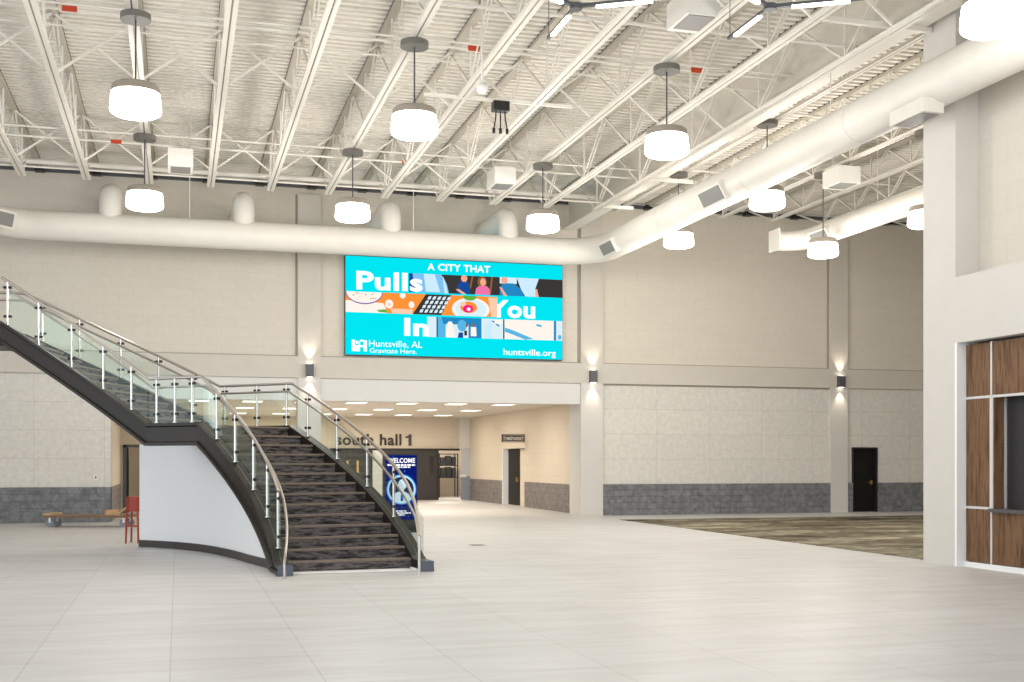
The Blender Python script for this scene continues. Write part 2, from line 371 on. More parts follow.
# back door in the right bay
d = struct('door_1', MB().box(21.98, 22.85, YB+0.20, YB+0.25, 0, 2.14), M['dark_door'])
struct('door_frame', MB().box(21.93, 21.98, YB+0.02, YB+0.3, 0, 2.19).box(22.85, 22.9, YB+0.02, YB+0.3, 0, 2.19).box(21.93, 22.9, YB+0.02, YB+0.3, 2.14, 2.19), M['black'], d)
struct('door_handle', MB().bar((22.62, YB+0.14, 1.0), (22.76, YB+0.14, 1.0), 0.03, 0.03).box(22.72, 22.78, YB+0.15, YB+0.20, 0.93, 1.07), M['brass'], d)
# hall double doors (dark), opening left of the grey leaf
d = struct('door_2', MB().box(6.34, 11.15, 51.42, 51.5, 0, 2.2), M['hall_door'])
struct('door_frame', MB().box(6.34, 12.12, 51.38, 51.5, 2.2, 2.29).box(6.34, 6.42, 51.38, 51.5, 0, 2.2).box(11.1, 11.16, 51.38, 51.5, 0, 2.2), M['black'], d)
for x in (7.06, 7.50): struct('door_handle', MB().box(x, x+0.09, 51.34, 51.42, 0.95, 1.75), M['brass'], d)
struct('door_handle', MB().box(10.78, 10.9, 51.36, 51.42, 1.2, 1.95), M['black'], d)
struct('door_mullion', MB().box(8.2, 8.62, 51.3, 51.42, 0, 2.2), M['paint_light'], d)
d = struct('door_3', MB().box(12.08, 12.5, 50.96, 51.02, 0.02, 2.28), M['leaf'])
struct('kick_panel', MB().box(12.08, 12.5, 50.945, 50.962, 0.02, 1.05), M['leaf_kick'], d)
struct('push_bar', MB().box(12.02, 12.3, 50.88, 50.95, 1.02, 1.14), M['alu'], d)
# restroom entry
d = struct('door_4', MB().box(12.76, 12.82, 43.9, 45.67, 0, 2.2), M['dark_door'])
struct('door_jamb', MB().box(12.52, 12.80, 45.60, 45.68, 0, 2.24), M['white_paint'], d)
struct('door_jamb', MB().box(12.76, 12.84, 43.2, 43.9, 0, 2.2), M['hall_side'], d)
struct('door_handle', MB().box(12.70, 12.76, 44.15, 44.32, 0.92, 1.10), M['brass'], d)
struct('wall_restroom', MB().box(12.84, 12.95, 42.4, 45.9, 0, 3.0), M['hall_side'])
# alcove door standing open
d = struct('door_5', MB().box(-1.66, -1.60, 41.2, 42.1, 0, 2.18), M['dark_door'])
struct('door_frame', MB().box(-1.74, -1.64, 40.94, 41.2, 0, 2.26).box(-0.78, -0.70, 40.94, 41.2, 0, 2.26).box(-1.74, -0.70, 40.94, 41.2, 2.18, 2.26), M['frame_blue'], d)

# ------------------------------------------------------------------ staircase
CX, CY, RI, RO = -3.41, 17.91, 4.944, 7.114
T0, D1, N1 = 0.0884, 0.0465, 14
T1 = T0+13*D1; T2 = 0.9402; D2, N2 = 0.0506, 11
RS = 0.1673; ZL = N1*RS; T3 = T2+N2*D2; ZT = ZL+N2*RS
def pt(R, t, z): return (CX+R*math.cos(t), CY+R*math.sin(t), z)
def zs1(t): return max(0.16, 0.04+(t-T0+D1)/D1*RS)
def zs2(t): return ZL+0.04+(t-T2)/D2*RS
def zr1(t): return (RS+0.946)+(t-T0)/(T1-T0)*(ZL+0.827-RS-0.946)
def zr2(t): return ZL+0.827+(t-T2)/D2*RS
def lin(a, b, n): return [a+(b-a)*i/(n-1) for i in range(n)]
def chord(R, a, b, n):
    p, q = pt(R, a, 0), pt(R, b, 0)
    return [(p[0]+(q[0]-p[0])*u, p[1]+(q[1]-p[1])*u) for u in lin(0, 1, n)]
stair = thing('curved_staircase', 'grand curving staircase with charcoal carpeted steps, glass balustrade and dark bronze sides', 'staircase', (1.9, 17.9, 0))
SW = 0.11; SD = 0.40
def step_mesh(t, z, dt, ext=0.02):
    rings = []
    for i, a in enumerate(lin(t, t+dt+ext, 4)):
        zb = max(0.0, z-RS-0.04+0.14*i/3)
        rings.append([pt(RI+SW-0.01, a, zb), pt(RO-SW+0.01, a, zb), pt(RO-SW+0.01, a, z), pt(RI+SW-0.01, a, z)])
    return MB().rings(rings)
def nosing_mesh(t, z):
    rings = []
    for a in (t-0.004, t+0.012):
        rings.append([pt(RI+SW, a, z-0.03), pt(RO-SW, a, z-0.03), pt(RO-SW, a, z+0.006), pt(RI+SW, a, z+0.006)])
    return MB().rings(rings)
for n in range(1, N1):
    s = step_mesh(T0+(n-1)*D1, n*RS, D1).build('step', M['stair_carpet'], stair)
    nosing_mesh(T0+(n-1)*D1, n*RS).build('nosing', M['nosing'], s)
for n in range(1, N2+1):
    s = step_mesh(T2+n*D2, ZL+n*RS, D2).build('step', M['stair_carpet'], stair)
    nosing_mesh(T2+n*D2, ZL+n*RS).build('nosing', M['nosing'], s)
# landing
ci, cq = chord(RI+SW, T1, T2, 2), chord(RO-SW, T1, T2, 2)
l2 = pt(RI+SW, T2+D2*1.1, 0); l3 = pt(RO-SW, T2+D2*1.1, 0)
la = MB().prism([ci[0], cq[0], cq[1], l3[:2], l2[:2], ci[1]], ZL-0.3, ZL).build('landing', M['stair_carpet'], stair)
nosing_mesh(T1, ZL).build('nosing', M['nosing'], la)
# stringers: channel profile swept along each side; sgn = which side shows the web
def stringer(R, sgn, pts, label=None):
    """pts: list of (x, y, ux, uy, ztop); u = unit radial"""
    rings = []
    for x, y, ux, uy, zt, zb in pts:
        pr = [(-SW*1.0, zt), (-SW*1.0, zt-0.055), (-SW*0.62, zt-0.075), (-SW*0.62, zb+0.075), (-SW*1.12, zb+0.055), (-SW*1.12, zb),
              (SW*0.9, zb), (SW*0.9, zt)]
        rings.append([(x+ux*r*sgn, y+uy*r*sgn, z) for r, z in pr])
    return MB().rings(rings).build('stringer', M['stringer'], stair)
def arcpts(R, a, b, n, zf, drop=SD, floor_=False):
    out = []
    for t in lin(a, b, n):
        zt = zf(t); zb = max(zt-drop, 0.0)
        if zt-zb < 0.02: zb = zt-0.02
        p = pt(R, t, 0); out.append((p[0], p[1], math.cos(t), math.sin(t), zt, zb))
    return out
TA = {RI: -0.03, RO: 0.005}
for R, sg in ((RI, 1), (RO, -1)):
    stringer(R, sg, arcpts(R, TA[R], T1, 34, zs1))
    c = chord(R, T1, T2, 6); tm = (T1+T2)/2
    stringer(R, sg, [(x, y, math.cos(tm), math.sin(tm), ZL+0.04, ZL+0.04-SD) for x, y in c])
    stringer(R, sg, arcpts(R, T2, T3+0.0, 22, zs2))
    # flat slate end plate
    e = pt(R, TA[R], 0); u = (math.cos(TA[R]), math.sin(TA[R])); v = (u[1], -u[0])
    MB().prism([(e[0]-u[0]*0.115, e[1]-u[1]*0.115), (e[0]+u[0]*0.115, e[1]+u[1]*0.115), (e[0]+u[0]*0.115+v[0]*0.02, e[1]+u[1]*0.115+v[1]*0.02), (e[0]-u[0]*0.115+v[0]*0.02, e[1]-u[1]*0.115+v[1]*0.02)], 0, 0.165).build('end_plate', M['endcap'], stair)
# soffits closing the underside
def soffit(a, b, n, zf):
    return MB().rings([[pt(RI+0.05, t, max(zf(t)-SD+0.05, 0.004)), pt(RO-0.05, t, max(zf(t)-SD+0.05, 0.004)), pt(RO-0.05, t, max(zf(t)-SD+0.08, 0.01)), pt(RI+0.05, t, max(zf(t)-SD+0.08, 0.01))] for t in lin(a, b, n)]).build('soffit', M['drywall'], stair)
soffit(0.02, T1, 24, zs1); soffit(T2, T3, 16, zs2)
# enclosure below the first flight and the landing: curved wall with a dark base
wp = [(1.50, 18.0), (1.385, 19.2), (1.16, 20.27), (0.89, 21.6), (0.46, 23.0), (-0.12, 24.05), (-0.74, 24.75)]
def smooth_path(P, k=8):
    out = []
    for i in range(len(P)-1):
        p0 = P[max(i-1, 0)]; p1 = P[i]; p2 = P[i+1]; p3 = P[min(i+2, len(P)-1)]
        for j in range(k):
            t = j/k
            out.append(tuple(0.5*((2*p1[a])+(-p0[a]+p2[a])*t+(2*p0[a]-5*p1[a]+4*p2[a]-p3[a])*t*t+(-p0[a]+3*p1[a]-3*p2[a]+p3[a])*t**3) for a in (0, 1)))
    out.append(P[-1]); return out
wpath = smooth_path(wp)
def wall_top(x, y):
    t = math.atan2(y-CY, x-CX)
    return max(0.02, min(zs1(t), ZL+0.04)-SD+0.09) if t < T1 else ZL+0.04-SD+0.06
rings = []
for i, (x, y) in enumerate(wpath):
    a = Vector(wpath[max(i-1, 0)]); b = Vector(wpath[min(i+1, len(wpath)-1)]); t = (b-a).normalized(); nrm = Vector((t[1], -t[0]))
    z1 = wall_top(x, y)
    rings.append([(x, y, 0), (x+nrm[0]*0.12, y+nrm[1]*0.12, 0), (x+nrm[0]*0.12, y+nrm[1]*0.12, z1), (x, y, z1)])
uw = MB().rings(rings).build('under_stair_wall', M['drywall'], stair)
rings = []
for i, (x, y) in enumerate(wpath):
    a = Vector(wpath[max(i-1, 0)]); b = Vector(wpath[min(i+1, len(wpath)-1)]); t = (b-a).normalized(); nrm = Vector((-t[1], t[0]))
    h = min(0.14, wall_top(x, y)+0.06)
    rings.append([(x, y, 0), (x+nrm[0]*0.02, y+nrm[1]*0.02, 0), (x+nrm[0]*0.02, y+nrm[1]*0.02, h), (x, y, h)])
MB().rings(rings).build('wall_base', M['base'], uw)
# outer enclosure wall and end wall
rings = []
for t in lin(0.02, T2, 30):
    z1 = max(0.03, (min(zs1(t), ZL+0.04) if t < T1 else ZL+0.04)-SD+0.05)
    R_ = RO-0.02 if t < T1 else (RO-0.02)*math.cos((T2-T1)/2)/math.cos(t-(T1+T2)/2)
    rings.append([pt(R_-0.1, t, 0), pt(R_, t, 0), pt(R_, t, z1), pt(R_-0.1, t, z1)])
MB().rings(rings).build('under_stair_wall', M['drywall'], stair)

# balustrade: posts (> clamps), glass panels, two rails a side
def post(x, y, z0, z1, tdir, foot=True):
    r = 0.022
    p = MB().cyl((x, y, 0), r, z0, z1, 12)
    if foot: p.cyl((x, y, 0), 0.045, z0, z0+0.015, 14)
    o = p.build('rail_post', M['inox'], stair)
    if foot:
        for f in (0.2, 0.86):
            z = z0+(z1-z0)*f
            MB().bar((x-tdir[0]*0.07, y-tdir[1]*0.07, z), (x+tdir[0]*0.07, y+tdir[1]*0.07, z), 0.035, 0.045).build('glass_clamp', M['stringer'], o)
    return o
def tan(t): return (-math.sin(t), math.cos(t))
P = {RI: dict(f1=[0.6114, 0.5022, 0.3756, 0.2574, 0.1313], f2=[1.0143, 1.1273, 1.2473, 1.3669, 1.4749]),
     RO: dict(f1=[0.6339, 0.5174, 0.3839, 0.2461], f2=[1.0221, 1.1282, 1.2386, 1.3529, 1.4525])}
def glass_arc(R, a, b, zlo, zhi, n=6):
    rings = [[pt(R-0.006, t, zlo(t)), pt(R+0.006, t, zlo(t)), pt(R+0.006, t, zhi(t)), pt(R-0.006, t, zhi(t))] for t in lin(a, b, n)]
    MB().rings(rings).build('glass_panel', M['glass'], stair)
for R in (RI, RO):
    for t in P[R]['f1']:
        p = pt(R, t, 0); post(p[0], p[1], zs1(t), zr1(t), tan(t))
    for t in P[R]['f2']:
        p = pt(R, t, 0); post(p[0], p[1], zs2(t), zr2(t), tan(t))
    c = chord(R, T1, T2, 41); td = Vector((c[1][0]-c[0][0], c[1][1]-c[0][1])).normalized()
    fr = (0.17, 0.5, 0.86) if R == RI else (0.08, 0.48, 0.92)
    for f in fr:
        x, y = c[int(round(f*40))]; post(x, y, ZL+0.04, ZL+0.827, td)
    # glass
    ts = sorted(P[R]['f1']); ts = [0.03]+ts+[T1]
    for a, b in zip(ts[:-1], ts[1:]): glass_arc(R, a+0.006, b-0.006, lambda t: zs1(t)+0.005, lambda t: zr1(t)-0.13)
    ts = [T2]+sorted(P[R]['f2'])
    for a, b in zip(ts[:-1], ts[1:]): glass_arc(R, a+0.006, b-0.006, lambda t: zs2(t)+0.005, lambda t: zr2(t)-0.13)
    ff = [0]+list(fr)+[1]
    nx, ny = td[1]*0.006, -td[0]*0.006
    for a, b in zip(ff[:-1], ff[1:]):
        (x0, y0), (x1, y1) = c[int(round(a*40))], c[int(round(b*40))]
        MB().prism([(x0-nx, y0-ny), (x0+nx, y0+ny), (x1+nx, y1+ny), (x1-nx, y1-ny)], ZL+0.045, ZL+0.70).build('glass_panel', M['glass'], stair)
    # top rail and lower handrail
    sg = 1 if R == RI else -1
    tb = 0.125 if R == RI else -0.07
    RC = lambda t: R if (R == RI or t > 0.2) else R-0.20*((0.2-t)/0.27)**1.3
    top = [pt(RC(t), t, zr1(t)) for t in lin(tb, T1, 40)]+[pt(R, t, zr2(t)) for t in lin(T2, T3, 30)]
    MB().tube(top, 0.026, 10).build('top_rail', M['rail'], stair)
    RH = R+sg*0.10
    RI2 = lambda t: RH if t > 0.2 else RH-0.115*((0.2-t)/0.31)**1.4
    hb = -0.11 if R == RI else -0.07
    R2 = lambda t: RI2(t) if R == RI else min(RH, RC(t)-0.01)
    hand = [pt(R2(t), t, zr1(t)-0.15) for t in lin(hb, T1, 40)]+[pt(RH, t, zr2(t)-0.15) for t in lin(T2, T3, 30)]
    if R == RI:
        p = hand[0]; hand = [(p[0], p[1]-0.01, 0.0), (p[0], p[1]-0.01, p[2]-0.12), (p[0], p[1], p[2]-0.04)]+hand[1:]
    MB().tube(hand, 0.021, 10).build('handrail', M['rail'], stair)
p = pt(RO-0.20, -0.07, 0); post(p[0], p[1], 0.0, zr1(-0.07)+0.01, tan(0), foot=False)
# upper platform that the top of the stair lands on
plat = struct('floor_upper', MB().box(-14, -3.2, 22.75, 25.08, ZT-0.30, ZT).box(-3.2, -2.95, 23.9, 25.08, ZT-0.30, ZT), M['base'])
up = thing('platform_railing', 'steel and glass railing along the upper platform at the top of the stairs', 'railing', (-6, 25.0, ZT))
MB().tube([(-2.86, 24.98, ZT+0.83), (-14, 24.98, ZT+0.83)], 0.026).build('top_rail', M['rail'], up)
MB().tube([(-2.86, 24.9, ZT+0.68), (-14, 24.9, ZT+0.68)], 0.021).build('handrail', M['rail'], up)
for x in (-3.55, -5.2, -6.9, -8.6, -10.3): MB().cyl((x, 24.98, 0), 0.022, ZT, ZT+0.83, 12).build('rail_post', M['inox'], up)
for x in (-5.2, -6.9, -8.6, -10.3): MB().box(x+0.05, x+1.6, 24.974, 24.986, ZT+0.01, ZT+0.7).build('glass_panel', M['glass'], up)

# ------------------------------------------------------------------ roof joists
JX = [3.81+1.5*k for k in range(-5, 6)]
ZBC, ZTC = 8.75, 9.90
def joist(x, y0, y1, zb, zt, yend, step, label, w=0.078):
    t = thing('roof_joist', label, 'joist', (x, (y0+y1)/2, zb), 'white open web roof joists')
    MB().box(x-w-0.015, x-0.015, y0, yend, zb, zb+0.06).box(x+0.015, x+w+0.015, y0, yend, zb, zb+0.06)\
        .box(x-0.015, x+0.015, y0, yend, zb+0.02, zb+0.05, 1).build('bottom_chord', [M['steel'], M['cap']], t)
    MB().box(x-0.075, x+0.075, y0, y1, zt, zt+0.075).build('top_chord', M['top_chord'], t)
    yb_ = []; yy = -4.0                      # toothed strip: dark teeth stand in for shade in the flutes above the chord
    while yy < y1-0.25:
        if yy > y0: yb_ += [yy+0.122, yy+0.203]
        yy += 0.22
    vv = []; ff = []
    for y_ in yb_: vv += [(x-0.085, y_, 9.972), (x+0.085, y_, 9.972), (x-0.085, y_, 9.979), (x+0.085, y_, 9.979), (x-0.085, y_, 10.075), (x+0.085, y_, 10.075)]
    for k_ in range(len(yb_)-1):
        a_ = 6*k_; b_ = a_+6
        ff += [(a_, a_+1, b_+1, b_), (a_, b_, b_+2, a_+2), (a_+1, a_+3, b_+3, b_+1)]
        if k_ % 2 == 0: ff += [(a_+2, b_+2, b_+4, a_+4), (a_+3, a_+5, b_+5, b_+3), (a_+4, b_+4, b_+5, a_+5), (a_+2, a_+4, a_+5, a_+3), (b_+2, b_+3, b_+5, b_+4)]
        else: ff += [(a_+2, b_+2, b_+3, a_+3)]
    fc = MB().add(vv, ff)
    fc.build('flute_shade', M['fixture'], t)
    MB().box(x-0.13, x+0.13, y1-0.2, y1+0.05, zt-0.13, zt+0.0).build('joist_seat', M['black'], t)
    mb = MB(); y = yend; top = True
    a = (x, min(y+1.6, y1-0.2), zt)
    mb.bar((x, yend-0.05, zb+0.03), a, 0.045, 0.045)
    k = 0
    while y-step > y0:
        ymid = y-step/2
        for s in (-0.035, 0.035):
            mb.bar((x+s, y-0.1, zb+0.03), (x+s, ymid, zt+0.02), 0.028, 0.028)
        mb.bar((x, ymid, zt+0.02), (x, y-step-0.1, zb+0.03), 0.045, 0.045)
        mb.bar((x, y-0.1, zb+0.03), (x, y-0.1, zt+0.02), 0.035, 0.035)
        y -= step
    mb.build('web', M['steel'], t)
    return t
ordn = ['first', 'second', 'third', 'fourth', 'fifth', 'sixth', 'seventh', 'eighth', 'ninth', 'tenth', 'eleventh']
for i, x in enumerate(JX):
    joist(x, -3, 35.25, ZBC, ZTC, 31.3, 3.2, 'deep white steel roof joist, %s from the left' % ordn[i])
JR = [12.75, 14.5, 16.25, 18.0, 19.75, 21.5, 23.25, 25.0]
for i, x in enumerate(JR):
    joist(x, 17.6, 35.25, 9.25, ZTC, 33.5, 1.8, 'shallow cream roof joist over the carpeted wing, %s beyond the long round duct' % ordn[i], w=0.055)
g = thing('roof_girder', 'broad cream steel girder running beside the long round duct', 'girder', (11.82, 26, 8.9))
MB().box(11.62, 12.05, -3, 35.2, 8.98, 9.02).box(11.62, 12.05, -3, 35.2, 9.93, 9.97).build('flange', M['steel'], g)
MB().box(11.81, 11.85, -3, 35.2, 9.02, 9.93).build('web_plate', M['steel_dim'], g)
# cross bracing between neighbouring joists
rows = [(16.8, JX[6:], 'nearest the camera'), (23.0, JX, 'in the middle of the hall'), (29.6, JX, 'nearest the back wall')]
for yb, xs, where in rows:
    for a, b in zip(xs[:-1], xs[1:]):
        o = MB().bar((a+.03, yb, ZBC+0.05), (b-.03, yb+0.05, ZTC), 0.04, 0.04).bar((a+.03, yb+0.06, ZTC), (b-.03, yb+0.06, ZBC+0.05), 0.04, 0.04).build('cross_brace', M['steel'])
        tag(o, 'thin white X brace between two joists, row '+where, 'brace', 'X braces '+where)
# pipes and rods across the joists
def pipe(y, z, r, label, x0=-6, x1=11.6, tags=()):
    t = thing('sprinkler_pipe', label, 'pipe', ((x0+x1)/2, y, z))
    MB().tube([(x0, y, z), (x1, y, z)], r, 8).build('pipe_run', M['steel'], t)
    for x in tags: MB().box(x-0.12, x+0.12, y-r-0.012, y-r+0.01, z-0.045, z+0.05).build('red_tag', M['tag'], t)
pipe(18.4, 9.02, 0.034, 'white pipe crossing the roof joists nearest the camera')
pipe(20.7, 9.25, 0.022, 'white pipe just nearer than the one with three red tags')
pipe(21.1, 9.3, 0.028, 'white pipe under the roof marked with three red tags', tags=(-1.75, 5.25, 9.7))
pipe(21.9, 9.3, 0.02, 'thin white pipe just behind the one with three red tags')
pipe(28.3, 9.2, 0.022, 'white pipe just nearer than the one with two red tags')
pipe(29.35, 9.25, 0.028, 'white pipe near the back wall marked with two red tags', tags=(-1.4, 5.55))
pipe(30.7, 8.86, 0.024, 'thin white pipe low across the joist bottoms near the back wall')
pipe(32.0, 9.3, 0.07, 'thick white pipe nearest the back wall, above the round duct')
pipe(24.5, 9.75, 0.03, 'white pipe over the carpeted wing, nearer of two', 12.6, 27)
pipe(30.0, 9.75, 0.03, 'white pipe over the carpeted wing, farther of two', 12.6, 27)
# dark gap strip where the deck meets the wall top, with joist seats
struct('trim_14', MB().box(-14, 28.4, YB+0.0, YB+0.1, 9.80, 9.90), M['fixture'])

# ------------------------------------------------------------------ air ducts
def arc_xy(cx, cy, r, a0, a1, z, n=12): return [(cx+r*math.cos(a), cy+r*math.sin(a), z) for a in lin(a0, a1, n)]
ZD, RD, YD, XD = 7.75, 0.38, 32.3, 11.68
duct = thing('air_duct', 'big round white duct along the back wall bending towards the camera', 'duct', (4, YD, ZD))
path = [(-4.7, 20, ZD)]+[(-4.7, 25, ZD)]+arc_xy(-3.4, YD-1.3, 1.3, PI, PI/2, ZD)+[(XD-1.3-i*0, YD, ZD) for i in (0,)]
path = [(-4.7, 3, ZD), (-4.7, 26, ZD)]+arc_xy(-3.4, YD-1.3, 1.3, PI, PI/2, ZD)+arc_xy(XD-1.3, YD-1.3, 1.3, PI/2, 0, ZD)+[(XD, 24, ZD), (XD, 16, ZD), (XD, 3, ZD)]
MB().tube(path, RD, 28).build('duct_pipe', M['duct'], duct)
seams = []
def collar(c, d, r, parent, w=0.05):
    c, d = Vector(c), Vector(d); MB().tube([c-d*w/2, c+d*w/2], r, 28, cap=True).build('duct_collar', M['duct'], parent)
for x in (-3.3, -0.6, 3.2, 7.0, 10.3): collar((x, YD, ZD), (1, 0, 0), RD+0.006, duct)
for y in (30.9, 27, 22.5, 18.5, 13.5): collar((XD, y, ZD), (0, 1, 0), RD+0.006, duct)
for x in (-1.69, 1.70, 5.67, 9.03):
    z1 = 8.72; r = 0.42
    pp = [(x, YD, ZD+0.2), (x, YD, z1-r)]+[(x, YD+r-r*math.cos(a), z1-r+r*math.sin(a)) for a in lin(0.1, PI/2, 9)]+[(x, YB+0.12, z1)]
    MB().tube(pp, 0.28, 20).build('duct_takeoff', M['duct'], duct)
def diffuser(c, xdir, ndir, L, H, D, parent, wide=True):
    """box on the duct: xdir along it, ndir facing out"""
    c, xd, nd = Vector(c), Vector(xdir).normalized(), Vector(ndir).normalized(); u = nd.cross(xd).normalized()
    T = Matrix(((xd.x, nd.x, u.x, c.x), (xd.y, nd.y, u.y, c.y), (xd.z, nd.z, u.z, c.z), (0, 0, 0, 1)))
    o = MB().box(-L/2, L/2, -D, D*0.25, -H/2, H/2, T=T).build('diffuser', M['duct'], parent)
    gm = MB().box(-L/2+0.07, L/2-0.07, D*0.25, D*0.25+0.012, -H/2+0.05, H/2-0.05, T=T)
    gm.build('grille', M['grille'], o)
a = math.radians(28)
diffuser((XD-0.40*math.cos(a), 23.8, ZD-0.40*math.sin(a)), (0, 1, 0), (-math.cos(a), 0, -math.sin(a)), 1.15, 0.42, 0.16, duct)
diffuser((XD-0.40*math.cos(a), 30.35, ZD-0.40*math.sin(a)), (0, 1, 0), (-math.cos(a), 0, -math.sin(a)), 1.0, 0.40, 0.15, duct)
# long plenum box slung under the run near the right wall
pl = MB().box(XD-0.40, XD-0.02, 16.1, 17.0, ZD-0.53, ZD-0.30).build('diffuser', M['duct'], duct)
MB().box(XD-0.36, XD-0.06, 16.17, 16.93, ZD-0.542, ZD-0.528).build('grille', M['grille'], pl)
diffuser((-4.10, 31.05, ZD-0.12), (0.6, 0.8, 0), (0.8, -0.6, -0.25), 0.7, 0.42, 0.18, duct)
for y in (14.3, 19.5): MB().tube([(XD, y, ZD+0.3), (XD, y, 8.99)], 0.012, 6).build('hanger_rod', M['steel'], duct)
for x in (0.3, 6.3): MB().tube([(x, YD, ZD+0.3), (x, YD, 9.98)], 0.012, 6).build('hanger_rod', M['steel'], duct)
d2 = thing('air_duct', 'smaller round white duct high over the carpeted wing beyond the corner', 'duct', (16.9, 24, 7.9))
MB().tube([(16.9, 17.6, 7.9), (16.9, 24, 7.9)]+arc_xy(16.2, 29.1, 0.7, 0, PI/2, 7.9)+[(16.1, 29.8, 7.9)], 0.28, 22).build('duct_pipe', M['duct'], d2)
MB().box(16.06, 16.1, 29.5, 30.1, 7.6, 8.2).build('end_flange', M['duct'], d2)
collar((16.9, 28.9, 7.9), (0, 1, 0), 0.295, d2)
diffuser((16.63, 28.3, 7.78), (0, 1, 0), (-0.85, 0, -0.5), 0.9, 0.36, 0.16, d2)
for y in (21.0, 26.0): MB().tube([(16.9, y, 8.1), (16.9, y, 9.98)], 0.012, 6).build('hanger_rod', M['steel'], d2)

# ------------------------------------------------------------------ pendant lamps
def pendant(x, y, z, ztop, label, group='drum pendant lights'):
    t = thing('pendant_light', label, 'lamp', (x, y, z), group)
    r = 0.395
    MB().lathe([(0.001, 0.10), (0.26, 0.10), (0.33, 0.225), (0.001, 0.236)], (x, y, z), 40, smooth=False).lathe([(0.370, 0.10), (0.362, 0.20), (0.335, 0.228), (0.001, 0.24)], (x, y, z), 40).build('lamp_cap', M['cap'], t)
    MB().lathe([(0.001, -0.265), (0.22, -0.255), (0.335, -0.235), (0.382, -0.205), (r, -0.17), (0.389, -0.05), (0.369, 0.105), (0.001, 0.115)], (x, y, z), 40).build('lamp_shade', M['shade'], t)
    MB().cyl((x, y, 0), 0.014, z+0.23, ztop-0.1, 8).build('stem', M['fixture'], t)
    MB().cyl((x, y, 0), 0.235, ztop-0.10, ztop, 32).build('ceiling_canopy', M['canopy'], t)
lamps = [(-0.64, 19.5, 7.40, 8.75, 'glowing drum pendant, larger of the two at the upper left'),
         (-0.69, 26.7, 7.40, 8.75, 'glowing drum pendant at the left, hung just above the wall duct, below the larger one'),
         (3.82, 19.5, 7.40, 8.75, 'large glowing drum pendant left of the hanging black cord box'),
         (3.81, 26.7, 7.40, 8.75, 'glowing drum pendant hung in front of the duct just left of the big screen'),
         (8.39, 19.5, 7.40, 8.75, 'large glowing drum pendant near the middle, above the bend of the duct'),
         (8.32, 26.7, 7.40, 8.75, 'glowing drum pendant hung above the right end of the big screen'),
         (12.58, 23.65, 7.55, 9.25, 'glowing drum pendant whose stem passes behind the long duct'),
         (12.60, 28.5, 7.55, 9.25, 'glowing drum pendant just right of the duct bend, against the far wall'),
         (16.25, 27.5, 7.30, 9.25, 'glowing drum pendant hung in front of the small far duct'),
         (16.42, 23.35, 7.30, 9.25, 'glowing drum pendant half hidden by the corner of the right wall'),
         (9.95, 12.75, 7.40, 8.75, 'largest glowing drum pendant, cut off by the upper right corner')]
for a_ in lamps: pendant(*a_)
# lamps over the near part of the hall, out of the frame
for x in (-0.69, 3.81): pendant(x, 12.3, 7.40, 8.75, 'drum pendant over the near part of the hall above the frame')

# three armed tube lights
def star_light(x, y, z, label):
    t = thing('star_light', label, 'lamp', (x, y, z), 'three armed tube lights')
    MB().cyl((x, y, 0), 0.09, z-0.03, z+0.05, 16).build('hub', M['fixture'], t)
    for ang in (90, 210, 330):
        dx, dy = math.cos(math.radians(ang)), math.sin(math.radians(ang))
        ar = MB().bar((x+dx*0.05, y+dy*0.05, z+0.02), (x+dx*1.32, y+dy*1.32, z+0.02), 0.05, 0.05).build('arm', M['fixture'], t)
        MB().bar((x+dx*0.30, y+dy*0.30, z-0.015), (x+dx*1.10, y+dy*1.10, z-0.015), 0.06, 0.03).build('light_tube', M['tube'], ar)
        MB().tube([(x+dx*1.28, y+dy*1.28, z+0.04), (x+dx*1.28, y+dy*1.28, 9.98)], 0.006, 6).build('suspension_cable', M['fixture'], t)
star_light(5.48, 16.0, 8.2, 'three armed tube light at the top edge, left of the large white box')
star_light(8.16, 15.25, 8.2, 'three armed tube light at the top edge, right of the large white box')

# white hanging boxes with dark grilles
def hung_box(x, y, z, label, w=0.56, l=0.80, h=0.42, ztop=9.98):
    t = thing('hanging_loudspeaker', label, 'loudspeaker', (x, y, z), 'white hanging loudspeaker boxes')
    MB().box(x-w/2, x+w/2, y-l/2, y+l/2, z, z+h).build('cabinet', M['white_plastic'], t)
    MB().box(x-w/2+0.06, x+w/2-0.06, y-l/2+0.05, y+l/2-0.14, z-0.012, z+0.01).build('grille', M['grille'], t)
    for s in (-1, 1): MB().tube([(x+s*w/2.4, y, z+h-0.02), (x+s*w/2.4, y, ztop)], 0.008, 6).build('hanger_rod', M['steel'], t)
hung_box(7.98, 17.5, 8.76, 'largest white box with a dark grille underneath, at the top edge right of centre')
hung_box(7.93, 29.0, 8.70, 'white box with a blue tinted grille hung above the big screen')
hung_box(0.06, 28.6, 8.50, 'white box with a dark grille hung high at the left beside a drum pendant')
hung_box(16.12, 26.4, 8.66, 'white box with a dark grille hung over the carpeted wing', w=0.6)

